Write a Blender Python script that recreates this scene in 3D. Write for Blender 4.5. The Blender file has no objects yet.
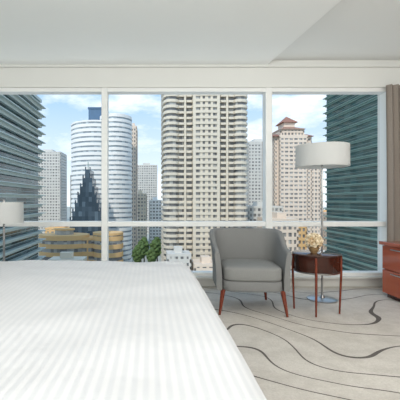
import bpy, bmesh, math, random
from mathutils import Vector, noise
random.seed(7)
S=bpy.context.scene
COL=S.collection
S.view_settings.view_transform='Standard'
S.view_settings.look='None'

# ---------------------------------------------------------------- materials
def lin(c):
    return tuple(((v/255)/12.92 if v/255<=0.04045 else ((v/255+0.055)/1.055)**2.4) for v in c)+(1,)
def base(name):
    m=bpy.data.materials.new(name); m.use_nodes=True
    nt=m.node_tree; b=nt.nodes['Principled BSDF']; return m,nt,b
def mixc(nt,fac,a,b):
    n=nt.nodes.new('ShaderNodeMix'); n.data_type='RGBA'
    if isinstance(a,tuple): n.inputs[6].default_value=a
    else: nt.links.new(a,n.inputs[6])
    if isinstance(b,tuple): n.inputs[7].default_value=b
    else: nt.links.new(b,n.inputs[7])
    if isinstance(fac,(int,float)): n.inputs[0].default_value=fac
    else: nt.links.new(fac,n.inputs[0])
    return n.outputs[2]
def math_(nt,op,a,b=None,c=None):
    n=nt.nodes.new('ShaderNodeMath'); n.operation=op
    for i,v in enumerate((a,b,c)):
        if v is None: continue
        if isinstance(v,(int,float)): n.inputs[i].default_value=v
        else: nt.links.new(v,n.inputs[i])
    return n.outputs[0]
def coord(nt): return nt.nodes.new('ShaderNodeTexCoord').outputs['Object']
def noisen(nt,vec,scale,detail=3,rough=0.5):
    n=nt.nodes.new('ShaderNodeTexNoise'); n.inputs['Scale'].default_value=scale
    n.inputs['Detail'].default_value=detail; n.inputs['Roughness'].default_value=rough
    nt.links.new(vec,n.inputs['Vector']); return n.outputs['Fac']
def mapping(nt,vec,scale=(1,1,1),rot=(0,0,0)):
    n=nt.nodes.new('ShaderNodeMapping'); n.inputs['Scale'].default_value=scale; n.inputs['Rotation'].default_value=rot
    nt.links.new(vec,n.inputs['Vector']); return n.outputs[0]
def bump(nt,b,h,strength=0.3,dist=0.01):
    n=nt.nodes.new('ShaderNodeBump'); n.inputs['Strength'].default_value=strength; n.inputs['Distance'].default_value=dist
    nt.links.new(h,n.inputs['Height']); nt.links.new(n.outputs[0],b.inputs['Normal'])
def mottled(name,c,var=0.06,scale=8,rough=0.6,metal=0,bs=0.0):
    m,nt,b=base(name); v=coord(nt); f=noisen(nt,v,scale,4)
    c=lin(c); d=tuple(x*(1-var*2) for x in c[:3])+(1,); e=tuple(min(1,x*(1+var)) for x in c[:3])+(1,)
    nt.links.new(mixc(nt,f,d,e),b.inputs['Base Color'])
    b.inputs['Roughness'].default_value=rough; b.inputs['Metallic'].default_value=metal
    if bs: bump(nt,b,noisen(nt,v,scale*12,2),bs,0.004)
    return m
def wood(name,c1,c2,scale=6,rough=0.3,rot=(0,0,0)):
    m,nt,b=base(name); v=mapping(nt,coord(nt),(scale*3,scale*0.4,scale*3),rot)
    f=noisen(nt,v,1.5,5,0.6)
    nt.links.new(mixc(nt,f,lin(c1),lin(c2)),b.inputs['Base Color']); b.inputs['Roughness'].default_value=rough
    return m
def fabric(name,c,scale=300):
    m,nt,b=base(name); v=coord(nt); f=noisen(nt,v,scale,2); g=noisen(nt,v,5,3)
    c=lin(c)
    k=mixc(nt,f,tuple(x*0.75 for x in c[:3])+(1,),tuple(min(1,x*1.2) for x in c[:3])+(1,))
    k=mixc(nt,math_(nt,'MULTIPLY',g,0.25),k,tuple(x*0.7 for x in c[:3])+(1,))
    nt.links.new(k,b.inputs['Base Color']); b.inputs['Roughness'].default_value=0.9
    bump(nt,b,f,0.3,0.002); return m
def glassy(name,c1,c2,cell=(1.6,1.6,3.0),rough=0.25,bias=0.5):
    m,nt,b=base(name); v=coord(nt)
    sn=nt.nodes.new('ShaderNodeVectorMath'); sn.operation='SNAP'; nt.links.new(v,sn.inputs[0]); sn.inputs[1].default_value=cell
    wn=nt.nodes.new('ShaderNodeTexWhiteNoise'); nt.links.new(sn.outputs[0],wn.inputs['Vector'])
    f=math_(nt,'POWER',wn.outputs['Value'],bias*4)
    nt.links.new(mixc(nt,f,lin(c1),lin(c2)),b.inputs['Base Color']); b.inputs['Roughness'].default_value=rough
    return m
M={}
M['wall']=mottled('painted_wall',(220,221,217),0.015,3,0.8)
M['ceil']=mottled('ceiling_paint',(245,247,244),0.006,2,0.9)
M['ceil2']=mottled('ceiling_recess_shaded',(232,234,231),0.006,2,0.9)  # ceiling colour tinted darker for the shade in the recess
M['frame']=mottled('window_frame_paint',(231,233,231),0.015,6,0.4)
M['sill']=mottled('sill_paint',(206,206,201),0.015,6,0.5)
M['chrome']=mottled('brushed_chrome',(170,170,170),0.04,30,0.28,1.0)
M['redwood']=wood('red_brown_wood',(142,64,42),(178,90,60),4,0.07)
M['darkwood']=wood('dark_mahogany_wood',(44,24,19),(72,39,30),5,0.06)
M['legwood']=wood('cherry_wood_leg',(92,40,27),(126,60,42),9,0.25,(math.pi/2,0,0))
M['grey']=fabric('grey_upholstery',(124,125,124))
M['greyl']=fabric('grey_seat_upholstery',(131,132,130))
M['curtain']=fabric('taupe_curtain',(146,137,128),150)
M['sheet']=mottled('white_linen',(228,228,228),0.02,6,0.8)
M['brass']=mottled('aged_gold_metal',(150,122,84),0.1,20,0.6,0.3)
M['petal']=mottled('ivory_petal',(232,218,190),0.04,40,0.7)
M['petal2']=mottled('peach_petal',(218,194,158),0.04,40,0.7)
M['leaf']=mottled('green_leaf',(104,120,76),0.15,40,0.6)
M['tabletop']=mottled('dark_polished_top',(68,48,42),0.08,10,0.04)
def shade_mat(name,c):
    m,nt,b=base(name); f=noisen(nt,coord(nt),120,2)
    col=mixc(nt,f,lin(tuple(x-6 for x in c)),lin(c)); nt.links.new(col,b.inputs['Base Color']); b.inputs['Roughness'].default_value=0.9
    t=nt.nodes.new('ShaderNodeBsdfTranslucent'); nt.links.new(col,t.inputs[0])
    x=nt.nodes.new('ShaderNodeMixShader'); x.inputs[0].default_value=0.42
    nt.links.new(b.outputs[0],x.inputs[1]); nt.links.new(t.outputs[0],x.inputs[2])
    nt.links.new(x.outputs[0],nt.nodes['Material Output'].inputs[0]); return m
M['shade']=shade_mat('linen_lamp_shade',(229,230,228))
# duvet satin stripes running across the bed
m,nt,b=base('striped_satin_duvet'); v=coord(nt)
sep=nt.nodes.new('ShaderNodeSeparateXYZ'); nt.links.new(v,sep.inputs[0])
pp=math_(nt,'PINGPONG',math_(nt,'MULTIPLY',sep.outputs[0],74),1.0)
mrr=nt.nodes.new('ShaderNodeMapRange'); nt.links.new(pp,mrr.inputs[0]); mrr.inputs[1].default_value=0.3; mrr.inputs[2].default_value=0.7
st=mrr.outputs[0]
nt.links.new(mixc(nt,st,lin((197,199,202)),lin((206,207,209))),b.inputs['Base Color'])
nt.links.new(math_(nt,'MULTIPLY_ADD',st,0.25,0.5),b.inputs['Roughness'])
bump(nt,b,noisen(nt,v,3,3),0.4,0.035)
M['duvet']=m
# carpet
m,nt,b=base('wavy_line_carpet'); v=coord(nt)
rot=mapping(nt,v,(1,1,1),(0,0,math.radians(36)))
sp=nt.nodes.new('ShaderNodeSeparateXYZ'); nt.links.new(rot,sp.inputs[0])
n1=noisen(nt,v,0.95,0.8,0.3)
f=math_(nt,'ADD',math_(nt,'MULTIPLY',sp.outputs[1],2.6),math_(nt,'MULTIPLY',n1,6.0))
d=math_(nt,'PINGPONG',f,0.5)
line=math_(nt,'LESS_THAN',d,0.029)
fine=noisen(nt,v,70,3,0.75); mid=noisen(nt,v,5,4,0.7)
mm=nt.nodes.new('ShaderNodeMapRange'); nt.links.new(mid,mm.inputs[0]); mm.inputs[1].default_value=0.42; mm.inputs[2].default_value=0.62
bc=mixc(nt,fine,lin((174,168,159)),lin((216,211,203)))
bc=mixc(nt,math_(nt,'MULTIPLY',mm.outputs[0],0.3),bc,lin((148,141,132)))
bc=mixc(nt,math_(nt,'MULTIPLY',line,0.9),bc,lin((66,60,56)))
nt.links.new(bc,b.inputs['Base Color']); b.inputs['Roughness'].default_value=1.0
bump(nt,b,fine,0.6,0.008)
M['carpet']=m

# ---------------------------------------------------------------- mesh builder
class MB:
    def __init__(s): s.v=[];s.f=[];s.m=[]
    def prism(s,o,z0,z1,mi=0):
        n=len(s.v);k=len(o)
        s.v+=[(x,y,z0) for x,y in o]+[(x,y,z1) for x,y in o]
        for i in range(k):
            j=(i+1)%k; s.f.append((n+i,n+j,n+k+j,n+k+i)); s.m.append(mi)
        s.f.append(tuple(n+k+i for i in range(k))); s.m.append(mi)
        s.f.append(tuple(n+k-1-i for i in range(k))); s.m.append(mi)
    def box(s,x0,x1,y0,y1,z0,z1,mi=0): s.prism([(x0,y0),(x1,y0),(x1,y1),(x0,y1)],z0,z1,mi)
    def lathe(s,prof,seg=32,mi=0,c=(0,0)):
        n=len(s.v);k=len(prof)
        for i in range(seg):
            a=2*math.pi*i/seg
            for r,z in prof: s.v.append((c[0]+r*math.cos(a),c[1]+r*math.sin(a),z))
        for i in range(seg):
            j=(i+1)%seg
            for q in range(k-1):
                s.f.append((n+i*k+q,n+j*k+q,n+j*k+q+1,n+i*k+q+1)); s.m.append(mi)
    def tube(s,p0,p1,r0,r1,seg=12,mi=0):
        p0=Vector(p0);p1=Vector(p1);d=(p1-p0).normalized()
        a=d.orthogonal().normalized();b_=d.cross(a);n=len(s.v)
        for p,r in((p0,r0),(p1,r1)):
            for i in range(seg):
                t=2*math.pi*i/seg; s.v.append(tuple(p+a*r*math.cos(t)+b_*r*math.sin(t)))
        for i in range(seg):
            j=(i+1)%seg; s.f.append((n+i,n+j,n+seg+j,n+seg+i)); s.m.append(mi)
        s.f.append(tuple(n+seg-1-i for i in range(seg)));s.m.append(mi)
        s.f.append(tuple(n+seg+i for i in range(seg)));s.m.append(mi)
    def make(s,name,mats,smooth=False,bev=0,sub=0,parent=None,loc=(0,0,0),rz=0,label=None):
        me=bpy.data.meshes.new(name); me.from_pydata(s.v,[],s.f)
        for x in (mats if isinstance(mats,list) else [mats]): me.materials.append(M[x] if isinstance(x,str) else x)
        me.polygons.foreach_set('material_index',s.m)
        bm=bmesh.new(); bm.from_mesh(me)
        if smooth: bmesh.ops.remove_doubles(bm,verts=bm.verts,dist=1e-5)
        bmesh.ops.recalc_face_normals(bm,faces=bm.faces); bm.to_mesh(me); bm.free()
        o=bpy.data.objects.new(name,me); COL.objects.link(o); o.location=loc; o.rotation_euler=(0,0,rz)
        if parent: o.parent=parent
        if bev:
            q=o.modifiers.new('b','BEVEL'); q.width=bev; q.segments=3; q.limit_method='ANGLE'
        if sub:
            q=o.modifiers.new('s','SUBSURF'); q.levels=sub; q.render_levels=sub
        if smooth:
            for p in me.polygons: p.use_smooth=True
            try: me.set_sharp_from_angle(angle=math.radians(50))
            except Exception: pass
        if label: o['label']=label
        return o
def thing(name,loc,label,cat,group=None,rz=0):
    e=bpy.data.objects.new(name,None); COL.objects.link(e); e.location=loc; e.rotation_euler=(0,0,rz); e.empty_display_size=0.1
    e['label']=label; e['category']=cat
    if group: e['group']=group
    return e
def struct(o): o['kind']='structure'; return o
def tag(o,label,cat,group=None):
    o['label']=label;o['category']=cat
    if group:o['group']=group
    return o

# ---------------------------------------------------------------- room
XL,XR,YB,YW,H=-2.7,3.35,-1.6,4.5,2.69
mb=MB(); mb.box(XL,XR,YB,YW,-0.2,0); struct(mb.make('floor','carpet'))
mb=MB(); mb.box(XL-0.2,XR+0.2,YB-0.2,YW+0.3,H+0.06,H+0.3); struct(mb.make('ceiling','ceil2'))
mb=MB(); mb.prism([(XL,YB),(2.05,YB),(1.42,YW-0.06),(XL,YW-0.06)],H,H+0.06)
struct(mb.make('trim_1','ceil'))
mb=MB(); mb.box(XL-0.2,XL,YB,YW+0.2,-0.2,H+0.06); struct(mb.make('wall_left','wall'))
mb=MB(); mb.box(XR,XR+0.2,YB,YW+0.2,-0.2,H+0.06); struct(mb.make('wall_right','wall'))
mb=MB(); mb.box(XL-0.2,XR+0.2,YB-0.2,YB,-0.2,H+0.06); struct(mb.make('wall_back','wall'))
mb=MB()
mb.box(XL,XR,YW,YW+0.2,2.41,H+0.06)
mb.box(XL,XR,YW,YW+0.2,-0.2,0.11)
mb.box(2.93,XR,YW,YW+0.2,0.11,2.41)
struct(mb.make('wall_window','wall'))
mb=MB(); mb.box(XL,XR,YW-0.06,YW,2.42,H+0.06); mb.box(XL,XR,YW-0.09,YW-0.06,2.66,H)
struct(mb.make('trim_2','wall',bev=0.004))
mb=MB()
def fr(x0,x1,z0,z1,y0=4.45,y1=4.58): mb.box(x0,x1,y0,y1,z0,z1)
fr(XL,2.93,2.37,2.42); fr(XL,2.93,0.725,0.788); fr(XL,2.93,0.11,0.165)
for xc,w in((-2.62,.12),(-0.555,.075),(1.449,.08),(2.905,.05)):
    mb.box(xc-w/2,xc+w/2,4.44,4.58,0.11,2.42)
struct(mb.make('window_1','frame',bev=0.008))
mb=MB(); mb.box(XL,XR,YW-0.08,YW,0.0,0.10); mb.box(XL,XR,YW-0.12,YW-0.0,0.10,0.125)
struct(mb.make('baseboard_window','sill',bev=0.005))

# ---------------------------------------------------------------- bed
bed=thing('bed',(-0.82,1.58,0),'large bed with white satin-striped duvet','bed')
mb=MB(); mb.box(-1.0,1.0,-0.98,0.98,0.06,0.28); mb.make('bed_base','darkwood',bev=0.01,parent=bed)
for x in(-0.9,0.9):
    for y in(-0.85,0.85):
        mb=MB(); mb.tube((x,y,0),(x,y,0.06),0.03,0.03); mb.make('bed_leg','darkwood',parent=bed)
mb=MB(); mb.box(-1.02,1.02,-1.0,1.0,0.285,0.52); mb.make('mattress','sheet',bev=0.05,parent=bed)
mb=MB(); mb.box(-1.08,-1.02,-1.05,1.05,0.0,1.15); mb.make('headboard','darkwood',bev=0.012,parent=bed)
def drape(hx0,hx1,hy,top,r,drop,nu,nv):
    mb=MB()
    U0=hx0; U1=hx1-r+r*math.pi/2+drop; V=hy-r+r*math.pi/2+drop
    for i in range(nu+1):
        u=U0+(U1-U0)*i/nu
        for j in range(nv+1):
            v_=-V+2*V*j/nv
            cx=min(u,hx1-r); cy=max(-(hy-r),min(hy-r,v_))
            dx,dy=u-cx,v_-cy; dist=math.hypot(dx,dy)
            if dist<1e-6: x,y,z=cx,cy,top
            else:
                nx,ny=dx/dist,dy/dist
                if dist<r*math.pi/2:
                    a=dist/r; x=cx+nx*r*math.sin(a); y=cy+ny*r*math.sin(a); z=top-r*(1-math.cos(a))
                else:
                    e=min(dist-r*math.pi/2,drop*1.12); fl=0.02*e/drop
                    x=cx+nx*(r+fl); y=cy+ny*(r+fl); z=top-r-e
                    w=0.008*math.sin((u*ny*ny+v_*nx*nx)*22)*e/drop; x+=nx*w; y+=ny*w
            p=Vector((x*1.6,y*1.6,3.1))
            z+=0.013*noise.noise(p)+0.009*noise.noise(p*3.1)
            mb.v.append((x,y,z))
    for i in range(nu):
        for j in range(nv):
            a=i*(nv+1)+j; mb.f.append((a,a+1,a+nv+2,a+nv+1)); mb.m.append(0)
    return mb
mb=drape(-0.95,1.125,1.10,0.622,0.12,0.28,90,110)
mb.make('duvet','duvet',smooth=True,parent=bed)

# ---------------------------------------------------------------- armchair
ch=thing('armchair',(0.965,3.60,0),'grey upholstered tub armchair with tapered wooden legs','chair',rz=math.radians(-6))
def sstep(x): x=max(0,min(1,x)); return x*x*(3-2*x)
def shell():
    mb=MB(); hw,fd=0.305,-0.29
    pts=[]
    for k in range(14): pts.append((-hw+0.006*(1-k/14),fd+0.32*k/14))
    for k in range(33):
        a=math.pi-math.pi*k/32
        c,s_=math.cos(a),math.sin(a); e=0.62
        pts.append((hw*math.copysign(abs(c)**e,c),0.03+0.27*abs(s_)**e))
    for k in range(1,15): pts.append((hw-0.006*k/14,0.03-0.32*k/14))
    L=[0]
    for p,q in zip(pts,pts[1:]): L.append(L[-1]+math.dist(p,q))
    prev=None
    for i,p in enumerate(pts):
        q0=pts[max(0,i-1)];q1=pts[min(len(pts)-1,i+1)]
        tx,ty=q1[0]-q0[0],q1[1]-q0[1];l=math.hypot(tx,ty);tx/=l;ty/=l
        nx,ny=-ty,tx
        t=L[i]/L[-1]; m_=min(t,1-t)
        s_=sstep((m_-0.06)/0.26)
        top=0.60+0.15*s_
        if m_<0.05: top-=0.028*(1-m_/0.05)**2
        th=0.024+0.006*s_; flare=0.022+0.022*s_
        z0=0.225
        prof=[(-th,z0),(th*0.9,z0),(th+0.005,z0+0.03)]
        for h in(0.35,0.65): prof.append((th+flare*h*h,z0+(top-z0)*h))
        prof+= [(th+flare*0.95,top-0.03),(th*0.75+flare,top-0.007),(flare,top),(-th*0.75+flare,top-0.007),(-th+flare*0.9,top-0.03),(-th+flare*0.3,z0+(top-z0)*0.6),(-th,z0+(top-z0)*0.3)]
        row=[(p[0]+nx*r,p[1]+ny*r,z) for r,z in prof]
        n=len(mb.v); mb.v+=row; k=len(row)
        if prev is not None:
            for j in range(k):
                jj=(j+1)%k; mb.f.append((prev+j,prev+jj,n+jj,n+j)); mb.m.append(0)
        else: mb.f.append(tuple(range(n,n+k))); mb.m.append(0)
        prev=n
    mb.f.append(tuple(range(prev,prev+k))); mb.m.append(0)
    return mb
shell().make('backrest','grey',smooth=True,parent=ch)
def cushion(z0,z1,hw,y0,y1,rnd,name,mat,label=None,dome=0.02):
    mb=MB(); o=[]
    for k in range(40):
        a=2*math.pi*k/40; c,s_=math.cos(a),math.sin(a); e=0.4
        o.append((hw*math.copysign(abs(c)**e,c),(y0+y1)/2+(y1-y0)/2*math.copysign(abs(s_)**(0.32 if s_<0 else 0.62),s_)))
    cy=(y0+y1)/2; rows=[]
    for sc,z in((0.0,z0),(0.96,z0),(0.99,z0+rnd*0.4),(1,z0+rnd),(1,z1-rnd),(0.985,z1-rnd*0.4),(0.95,z1),(0.7,z1+dome*0.6),(0.35,z1+dome),(0.0,z1+dome)):
        rows.append(len(mb.v)); mb.v+=[(x*sc,cy+(y-cy)*sc,z) for x,y in o]
    for a,b_ in zip(rows,rows[1:]):
        for k in range(40):
            j=(k+1)%40; mb.f.append((a+k,a+j,b_+j,b_+k)); mb.m.append(0)
    return mb.make(name,mat,smooth=True,parent=ch)
cushion(0.22,0.315,0.276,-0.325,0.235,0.01,'seat_frame','grey',dome=0)
cushion(0.317,0.435,0.268,-0.335,0.232,0.022,'seat','greyl',dome=0.012)
for x,y,ox,oy in((-0.265,-0.27,-0.035,-0.03),(0.265,-0.27,0.035,-0.03),(-0.2,0.22,-0.03,0.05),(0.2,0.22,0.03,0.05)):
    mb=MB(); mb.tube((x,y,0.228),(x+ox,y+oy,0.0),0.023,0.011,16); mb.make('leg','legwood',smooth=True,parent=ch)

# ---------------------------------------------------------------- side table
tb=thing('side_table',(1.572,3.45,0),'round dark mahogany drum side table with slim legs and chrome trim','table',rz=math.radians(20))
mb=MB(); mb.lathe([(0,0.535),(0.213,0.535),(0.22,0.54),(0.22,0.548),(0.213,0.553),(0,0.553)],48); mb.make('tabletop','tabletop',smooth=True,parent=tb)
mb=MB(); mb.lathe([(0,0.375),(0.192,0.375),(0.197,0.38),(0.197,0.534),(0,0.534)],48); mb.make('drum','darkwood',smooth=True,parent=tb)
mb=MB(); mb.lathe([(0.1975,0.378),(0.202,0.378),(0.202,0.39),(0.1975,0.39)],48)
mb.make('band','chrome',smooth=True,parent=tb,label='chrome band around the bottom of the drum')
for k in range(4):
    a=math.radians(45+90*k); c,s_=math.cos(a),math.sin(a)
    mb=MB(); mb.tube((c*0.208,s_*0.208,0.53),(c*0.208,s_*0.208,0.37),0.011,0.011); mb.tube((c*0.208,s_*0.208,0.37),(c*0.195,s_*0.195,0.0),0.011,0.008)
    mb.make('leg','legwood',smooth=True,parent=tb)

# flowers
fl=thing('flower_arrangement',(1.545,3.44,0.5535),'ivory roses in a small gold bowl on the round table','flowers')
mb=MB(); mb.lathe([(0,0),(0.028,0),(0.03,0.006),(0.04,0.02),(0.046,0.045),(0.046,0.06),(0.04,0.06),(0.04,0.055),(0,0.055)],32); mb.make('vase','brass',smooth=True,parent=fl)
def blossom(S_=1.25):
    mb=MB()
    for ring,(n,r,h,tilt) in enumerate([(5,0.024,0.012,0.9),(5,0.017,0.017,0.5),(4,0.010,0.020,0.2)]):
        for k in range(n):
            a0=2*math.pi*k/n+ring*0.6; st=len(mb.v)
            for i in range(5):
                u=i/4
                for j in range(5):
                    w=(j-2)/2; ang=a0+w*0.75*math.sin(math.pi*(0.2+0.7*u))
                    rr=r*(0.25+0.75*math.sin(u*math.pi/2))*(1+tilt*0.25*u)
                    z=-0.015+ (h+0.016)*u - abs(w)*0.003*u - (0.006*u*u*tilt)
                    mb.v.append((rr*math.cos(ang)*S_,rr*math.sin(ang)*S_,z*S_))
            for i in range(4):
                for j in range(4):
                    q=st+i*5+j; mb.f.append((q,q+1,q+6,q+5)); mb.m.append(0)
    mb.lathe([(r*S_,z*S_) for r,z in [(0,-0.016),(0.012,-0.010),(0.013,0.004),(0.006,0.014),(0,0.015)]],10)
    return mb
cnt=0
P1=blossom().make('flower','petal',smooth=True,parent=fl); P2=blossom().make('flower','petal2',smooth=True,parent=fl)
free=[P1,P2]
for ring,(n,el) in enumerate([(1,90),(5,50),(8,12),(6,-22)]):
    for k in range(n):
        a=2*math.pi*k/n+ring*0.4; e=math.radians(el+random.uniform(-6,6)); R=0.06
        d=Vector((math.cos(a)*math.cos(e),math.sin(a)*math.cos(e),math.sin(e)))
        if free: o=free.pop(0)
        else:
            o=(P2 if cnt%4==2 else P1).copy(); COL.objects.link(o)
        o.location=Vector((0,0,0.108))+d*R; o.rotation_euler=d.to_track_quat('Z','Y').to_euler(); cnt+=1
mb=MB(); mb.lathe([(0,0.055),(0.035,0.055),(0.052,0.085),(0.054,0.11),(0.04,0.14),(0,0.15)],16)
mb.make('foliage','leaf',smooth=True,parent=fl)

# ---------------------------------------------------------------- floor lamps
def lamp(name,loc,label,r,z0,z1,baser,power,mat='shade'):
    e=thing(name,loc,label,'lamp')
    mb=MB(); mb.lathe([(0,0),(baser,0),(baser,0.012),(baser*0.9,0.018),(0.03,0.024),(0.014,0.05),(0,0.05)],48); mb.make('base','chrome',smooth=True,parent=e)
    mb=MB(); mb.tube((0,0,0.03),(0,0,z1+0.01),0.010,0.010,16); mb.lathe([(0,z1+0.005),(0.012,z1+0.008),(0.012,z1+0.02),(0,z1+0.03)],16); mb.make('pole','chrome',smooth=True,parent=e)
    mb=MB(); mb.lathe([(r,z0),(r-0.002,z1),(r-0.007,z1),(r-0.005,z0),(r,z0)],64)
    o=mb.make('lamp_shade',mat,smooth=True,parent=e)
    mb=MB()
    for k in range(3):
        a=2*math.pi*k/3; mb.tube((0,0,z1-0.03),((r-0.004)*math.cos(a),(r-0.004)*math.sin(a),z1-0.005),0.003,0.003,6)
    mb.make('shade_frame','chrome',parent=e)
lamp('floor_lamp',(1.815,3.85,0),'tall chrome floor lamp with wide off-white drum shade by the window',0.262,1.40,1.625,0.15,0)
lamp('floor_lamp',(-1.32,3.3,0),'low chrome reading lamp with white drum shade beside the bed',0.17,0.845,1.03,0.12,0)

# ---------------------------------------------------------------- cabinet
cb=thing('cabinet',(2.525,2.12,0),'glossy red-brown wooden low cabinet with drawers and slim chrome handles','cabinet')
mb=MB(); mb.box(0.03,0.62,0.02,1.86,0.04,0.565); mb.make('body','redwood',bev=0.004,parent=cb)
mb=MB(); mb.box(-0.02,0.64,0,1.88,0.566,0.602); mb.make('worktop','redwood',bev=0.006,parent=cb)
mb=MB(); mb.box(0.05,0.6,0.04,1.84,0.0,0.04); mb.make('plinth','darkwood',parent=cb)
for r_,(za,zb) in enumerate(((0.05,0.30),(0.308,0.558))):
    for c_ in range(3):
        y0=0.025+c_*0.612; mb=MB(); mb.box(0.005,0.029,y0,y0+0.606,za,zb); d=mb.make('drawer','redwood',bev=0.004,parent=cb)
        mb=MB(); zc=zb-0.03; mb.box(-0.004,0.0045,y0+0.14,y0+0.466,zc-0.005,zc+0.005)
        mb.make('handle','chrome',bev=0.002,parent=d,label='slim chrome bar handle')

# ---------------------------------------------------------------- curtain
mb=MB(); nu,nv=90,24
for i in range(nu+1):
    u=i/nu
    for j in range(nv+1):
        w=j/nv; z=0.02+2.40*w
        A=0.035*(0.9+0.2*math.sin(3*w+u*9)); ph=u*2*math.pi*6+0.4*math.sin(w*2.5)
        mb.v.append((2.81+0.46*u+0.008*math.sin(ph*2)+0.01*math.sin(w*4),4.33+A*math.sin(ph),z))
for i in range(nu):
    for j in range(nv):
        a=i*(nv+1)+j; mb.f.append((a,a+1,a+nv+2,a+nv+1)); mb.m.append(0)
o=mb.make('curtain','curtain',smooth=True); tag(o,'taupe brown pleated curtain gathered beside the window','curtain')

# ================================================================ CITY
G=-45.0
M['cream']=mottled('cream_render',(224,215,198),0.04,0.1,0.8)
M['white']=mottled('white_cladding',(240,240,238),0.03,0.1,0.7)
M['greyc']=mottled('grey_concrete',(212,211,206),0.04,0.1,0.8)
M['pink']=mottled('pinkish_render',(230,214,198),0.04,0.1,0.8)
M['ochre']=mottled('ochre_render',(228,188,134),0.08,0.1,0.8)
M['roofred']=mottled('red_brown_roof_tiles',(158,112,96),0.1,0.5,0.7)
M['gband']=mottled('grey_green_spandrel',(192,203,199),0.05,0.2,0.5)
M['gband2']=mottled('teal_spandrel',(126,158,154),0.06,0.2,0.4)
M['win']=glassy('apartment_windows',(118,119,120),(196,196,192),(1.7,50,2.95))  # window glass lightened, haze put into its colour
M['winb']=glassy('blue_tower_windows',(144,156,164),(190,201,207),(2.0,50,3.4))  # also paled to stand in for haze
M['wind']=glassy('dark_teal_glazing',(36,58,60),(98,126,126),(50,4.8,3.6),0.1,0.8)
M['wing']=glassy('green_teal_glazing',(44,84,86),(74,116,116),(50,4.0,3.0),0.08,0.6)
M['black']=glassy('dark_blue_glazing',(60,74,86),(98,116,130),(2,50,3),0.15,0.6)
M['crown']=mottled('blue_crown_cladding',(78,110,140),0.08,0.3,0.5)
def inset(o,d):
    k=len(o); r=[]
    for i in range(k):
        p0=Vector(o[i-1]);p=Vector(o[i]);p1=Vector(o[(i+1)%k])
        a=(p-p0).normalized();b_=(p1-p).normalized()
        na=Vector((a.y,-a.x));nb=Vector((b_.y,-b_.x)); m_=(na+nb)
        l=m_.length_squared
        m_=m_*(2/l) if l>0.3 else m_
        r.append(tuple(p-m_*d))
    return r
def floors(mb,o,z0,z1,fh,bh,d=0.6,pier=0,pw=0.6,wi=0,gi=1,ri=0):
    mb.prism(inset(o,d),z0,z1,gi); z=z0
    while z<z1-0.1:
        mb.prism(o,z,min(z+bh,z1),wi); z+=fh
    mb.prism(o,z1,z1+1.2,ri)
    if pier:
        k=len(o)
        for i in range(k):
            a=Vector(o[i]);b_=Vector(o[(i+1)%k]);L=(b_-a).length
            if L<pw*2: continue
            t=(b_-a)/L; nrm=Vector((t.y,-t.x)); n=max(1,round(L/pier))
            for q in range(n+1):
                p=a+t*min(max(L*q/n,pw/2),L-pw/2)
                A=p-t*pw/2;B=p+t*pw/2
                mb.prism([tuple(A-nrm*0.04),tuple(B-nrm*0.04),tuple(B-nrm*(d*1.3)),tuple(A-nrm*(d*1.3))],z0,z1,wi)
def rect(x0,x1,y0,y1): return [(x0,y0),(x1,y0),(x1,y1),(x0,y1)]
def ell(cx,cy,rx,ry,n=36): return [(cx+rx*math.cos(2*math.pi*k/n),cy+ry*math.sin(2*math.pi*k/n)) for k in range(n)]
mb=MB(); mb.box(-1500,1500,40,2500,G-2,G)
M['ground']=mottled('city_ground',(176,178,170),0.15,0.02,0.9)
o=struct(mb.make('ground','ground'))
# left dark office
mb=MB(); floors(mb,rect(-85,-44.4,80,150),G,41,3.6,1.0,1.2,0)
for k in range(24):
    z=G+k*3.6; mb.box(-85,-43.2,80,151.6,z+1.0,z+1.3,0); mb.box(-85,-45.3,80,150,z+2.3,z+2.45,0)
tag(mb.make('office_building',['gband','wind']),'dark glass office block with pale horizontal bands','building')
# right green office
mb=MB(); floors(mb,rect(72,110,80,150),G,49,3.0,0.55,0.4,0)
z=G
while z<49:
    mb.box(71.4,110,80,151.0,z+0.55,z+0.75,0); mb.box(72.3,110,80,150,z+1.8,z+1.95,0); z+=3.0
tag(mb.make('office_building',['gband2','wing']),'teal green glass office tower with thin horizontal ledges','building')
# central tower : curved balcony bays at both ends, recesses, projecting middle bay
o_=[(6.8,197),(7.3,193),(8.8,190.8),(11,190),(13.4,190.4),(14.6,191.2),(15,192.4),(22,192.4),(22.4,190),(29.5,189.4),(36.4,190),(36.8,192.4),(44,192.4),(44.4,191.2),(45.6,190.4),(48,190),(50.2,190.8),(51.6,193),(52,197),(52,225),(6.8,225)]
mb=MB(); floors(mb,o_,G,66,2.95,1.4,0.9,0)
for x,w in((22.4,1.5),(26.2,1.2),(28.7,1.6),(31.6,1.2),(34.9,1.5)): mb.box(x,x+w,189.95,194,G,66,0)
for x in (17.9,40.0): mb.box(x,x+1.1,191.7,194.5,G,66,0)
z=G
while z<65:
    for x0,x1 in ((15.2,17.8),(19.2,21.8),(37.2,39.8),(41.3,43.8)):
        mb.box(x0,x1,191.2,193,z,z+1.05,0)
    z+=2.95
tag(mb.make('apartment_tower',['cream','win']),'tall cream apartment tower with curved balcony bays','building')
# white curved tower
mb=MB(); floors(mb,ell(-40,282,20.5,22,48),G,57,3.4,2.1,0.5,0)
floors(mb,ell(-25.5,274,12,15,40),G,61.5,3.4,2.1,0.5,0)
mb.box(-46.5,-33.5,276,292,57,70,2)
mb.box(-47.0,-33.0,275.5,292.5,70,71.2,2)
mb.prism(ell(-25.5,274,5,6,24),62,65,0)
tag(mb.make('office_tower',['white','winb','crown']),'broad white rounded tower with curved window bands and dark blue crown','building')
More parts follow.
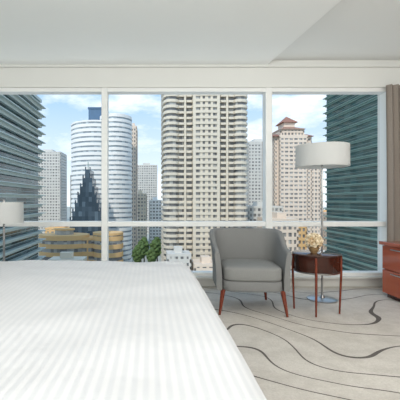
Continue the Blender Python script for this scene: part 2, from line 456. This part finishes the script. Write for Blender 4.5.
# pointed dark glass building
mb=MB()
for k in range(7):
    hw=1.4+k*1.45; zt=20-k*5.2
    mb.box(-39-hw,-39+hw,224+ (6-k)*0.7,245,G,zt,1)
    for s_ in (-1,1): mb.prism([(-39+s_*hw-0.25,223.9+(6-k)*0.7),(-39+s_*hw+0.25,223.9+(6-k)*0.7),(-39+s_*hw+0.25,226+(6-k)*0.7),(-39+s_*hw-0.25,226+(6-k)*0.7)],G,zt+1.8,1)
mb.box(-39.2,-38.8,230,230.4,20,25,0)
tag(mb.make('office_building',['gband2','black']),'dark blue glass building with stepped spiky top','building')
FOOT=[]
def simple(x0,x1,y0,dep,zt,name,label,wall='greyc',fh=3.2,bh=1.6,pier=3.2,pw=1.2,glass='win',roofbox=True,group=None,extra=None):
    FOOT.append((x0,x1,y0,y0+dep))
    mb=MB(); floors(mb,rect(x0,x1,y0,y0+dep),G,zt,fh,bh,0.5,pier,pw)
    if roofbox:
        w=x1-x0; mb.box(x0+w*0.3,x0+w*0.65,y0+3,y0+dep*0.6,zt,zt+4,0)
    if extra:
        for e in extra: floors(mb,rect(*e[:4]),zt,e[4],fh,bh,0.5,pier,pw)
    o=mb.make(name,[wall,glass]); tag(o,label,'building',group); return o
simple(-126,-98,400,30,53,'apartment_tower','grey beige apartment tower with punched windows','greyc')
simple(-155,-130,380,30,38,'apartment_tower','grey beige apartment tower with punched windows','cream')
simple(-96,-84,440,30,30,'apartment_tower','pale apartment block with flat roof','cream')
simple(-16.5,-11,305,25,62,'apartment_tower','slim beige apartment tower','pink')
simple(-18,10,500,30,48,'apartment_tower','grey apartment slab with flat roof','greyc')
simple(-14.5,-3,335,25,6,'low_rise_building','cream low-rise city block','cream')
simple(-1,12,365,25,0,'low_rise_building','white low-rise city block','white')
simple(94,116,350,30,56,'apartment_tower','grey beige apartment tower with punched windows','greyc')
# pagoda topped tower
mb=MB()
floors(mb,[(89,262),(92,262),(92,259),(112,259),(112,262),(116,262),(116,290),(89,290)],G,46,3.0,1.7,0.4,3.4,1.0)
floors(mb,rect(93,110,260,285),46,51,3.0,1.4,0.6,2.6,1.0)
def roof(x0,x1,y0,y1,z,h,ov=1.5,sh=0.35):
    n=len(mb.v); cx,cy=(x0+x1)/2,(y0+y1)/2; a,b_=(x1-x0)/2*sh,(y1-y0)/2*sh
    mb.v+=[(x0-ov,y0-ov,z),(x1+ov,y0-ov,z),(x1+ov,y1+ov,z),(x0-ov,y1+ov,z),(cx-a,cy-b_,z+h),(cx+a,cy-b_,z+h),(cx+a,cy+b_,z+h),(cx-a,cy+b_,z+h)]
    for q in((0,1,5,4),(1,2,6,5),(2,3,7,6),(3,0,4,7),(4,5,6,7),(3,2,1,0)): mb.f.append(tuple(n+k for k in q)); mb.m.append(2)
roof(94,109,260,285,51.5,3.2,1.5,0.4); roof(97.5,105.5,266,278,57.5,5.5,1.8,0.04); mb.box(97.5,105.5,266,278,54,57.5,0)
roof(88,93,260,275,46.5,2.2,0.8); roof(110,116,260,275,46.5,2.2,0.8)
floors(mb,rect(116.2,124,264,285),G,27,3.0,1.4,0.6,2.6,1.0); roof(116.2,124,264,285,27.5,3,0.8)
tag(mb.make('apartment_tower',['pink','win','roofred']),'pinkish beige apartment tower with tiered red-brown pagoda roof','building')
# podiums / low rise near
simple(57,70,172,22,-9,'low_rise_building','tan low-rise building with rows of windows','pink',3.4,1.5,2.8,1.0)
simple(72,86,200,22,-14,'low_rise_building','brown tan low-rise building','ochre',3.4,1.6,2.8,1.0)
simple(62,84,230,22,-4,'low_rise_building','pale grey low-rise building','greyc',3.4,1.6,2.8,1.0)
mb=MB()
floors(mb,ell(-46,196,13.5,10,40),G,-18.5,4.2,2.3,0.5,0)
floors(mb,rect(-45,-16,190,204),G,-20,4.2,2.3,0.5,4.0,0.8)
floors(mb,ell(-22,192,8,8,32),G,-17,4.2,2.3,0.5,0)
mb.prism(ell(-46,196,5,4,24),-18,-15,1); mb.prism(ell(-46,196,5.6,4.6,24),-15,-14.2,0)
tag(mb.make('low_rise_building',['ochre','win']),'tan yellow low podium building with curved ends','building')
simple(-46,-30,164,10,-27,'low_rise_building','small cream low-rise annex','cream',3.6,1.9,2.6,1.1)
simple(8,19,168,12,-25,'low_rise_building','pale grey podium building','greyc',3.4,1.8,3,1.2)
simple(20,32,164,14,-29,'low_rise_building','small pale tan podium building','pink',3.4,1.8,3,1.2)
simple(34,54,168,14,-24,'low_rise_building','pale tan podium building','pink',3.4,1.8,3,1.2)
FOOT+=[(-62,-12,180,308),(6,53,185,226),(88,125,255,292)]
random.seed(3); tries=0; made=0
while made<30 and tries<900:
    tries+=1
    near=made<10
    D=random.uniform(300,410) if near else random.uniform(420,900)
    X=random.uniform(-0.3,0.5)*D; w=random.uniform(16,32); zt=random.uniform(-30,-8) if near else random.uniform(-28,6)+ (random.random()<0.15)*20
    if any(X<f[1]+3 and X+w>f[0]-3 and D<f[3]+3 and D+25>f[2]-3 for f in FOOT): continue
    made+=1
    simple(X,X+w,D,25,zt,'city_block',"distant pale city building",random.choice(['cream','greyc','white','pink','ochre']),3.3,1.6,5,2.2,group='distant city buildings')
# trees
M['tree']=mottled('tree_foliage',(98,124,74),0.3,0.5,0.9)
M['bark']=mottled('tree_bark',(84,66,48),0.2,2,0.9)
def tree(x,y,h):
    e=thing('tree',(x,y,G),'leafy green street tree','tree',group='street trees')
    mb=MB(); mb.tube((0,0,0),(0,0,h*0.5),0.5,0.3,8); mb.make('trunk','bark',parent=e)
    bm=bmesh.new(); ph=random.uniform(0,6)
    for q in range(24):
        a=q*2.4+ph; rr=random.uniform(2.0,2.9)*math.sin(math.pi*(q+2)/27); c=Vector((rr*math.cos(a),rr*math.sin(a),h*(0.42+0.022*q))); r=random.uniform(1.1,1.6)
        g=bmesh.ops.create_icosphere(bm,subdivisions=2,radius=r)
        for v_ in g['verts']:
            v_.co=v_.co*(1+0.5*noise.noise(v_.co*1.7+c))+c
    me=bpy.data.meshes.new('canopy'); bm.to_mesh(me); bm.free(); me.materials.append(M['tree'])
    o=bpy.data.objects.new('canopy',me); COL.objects.link(o); o.parent=e
for k in range(9): tree(-8+(k%3)*9.0+(k//3)*2,232+(k//3)*9.4+random.uniform(-.2,.2),random.uniform(15,23))
for k in range(3): tree(-25+k*9.4,168,random.uniform(13,17))

# ---------------------------------------------------------------- world
w=bpy.data.worlds.new('World'); S.world=w; w.use_nodes=True; nt=w.node_tree; bg=nt.nodes['Background']
tc=nt.nodes.new('ShaderNodeTexCoord').outputs['Generated']
sp=nt.nodes.new('ShaderNodeSeparateXYZ'); nt.links.new(tc,sp.inputs[0])
up=math_(nt,'MULTIPLY',sp.outputs[2],2.8)
cl=nt.nodes.new('ShaderNodeClamp'); nt.links.new(up,cl.inputs[0])
sky=mixc(nt,cl.outputs[0],lin((204,214,220)),lin((114,160,200)))
cn=noisen(nt,mapping(nt,tc,(3.2,3.2,8)),1.6,6,0.6)
mr=nt.nodes.new('ShaderNodeMapRange'); nt.links.new(cn,mr.inputs[0]); mr.inputs[1].default_value=0.46; mr.inputs[2].default_value=0.65
sky=mixc(nt,math_(nt,'MULTIPLY',mr.outputs[0],0.85),sky,lin((222,226,228)))
nt.links.new(sky,bg.inputs[0]); bg.inputs[1].default_value=1.7
sun=bpy.data.lights.new('sun','SUN'); sun.energy=2.1; sun.angle=0.02; sun.color=(1,0.93,0.83)
so=bpy.data.objects.new('sun',sun); COL.objects.link(so); so.rotation_euler=Vector((0.30,0.8,-0.75)).to_track_quat('-Z','Y').to_euler()
def area(loc,tgt,sx,sy,e,c=(1,1,1)):  # unseen fill light added to brighten the room
    L=bpy.data.lights.new('fill_light','AREA'); L.shape='RECTANGLE'; L.size=sx; L.size_y=sy; L.energy=e; L.color=c
    o=bpy.data.objects.new('fill_light',L); COL.objects.link(o); o.location=loc; o.rotation_euler=(Vector(tgt)-Vector(loc)).to_track_quat('-Z','Y').to_euler()
area((2.0,1.8,2.62),(2.1,2.8,0),1.6,1.6,33,(1,0.98,0.95))
area((0.3,-1.4,1.9),(0.5,4,1.9),4.5,1.2,36,(1,0.98,0.95))
area((0.1,-0.9,1.6),(0.2,2.3,2.7),4.5,0.6,98,(1,0.985,0.96))

cam=bpy.data.cameras.new('camera'); co=bpy.data.objects.new('camera',cam); COL.objects.link(co)
co.location=(0,0,1.05); co.rotation_euler=(math.pi/2,0,0)
cam.sensor_width=36; cam.lens=36*365/400; cam.shift_x=0.125; cam.clip_end=4000
S.camera=co
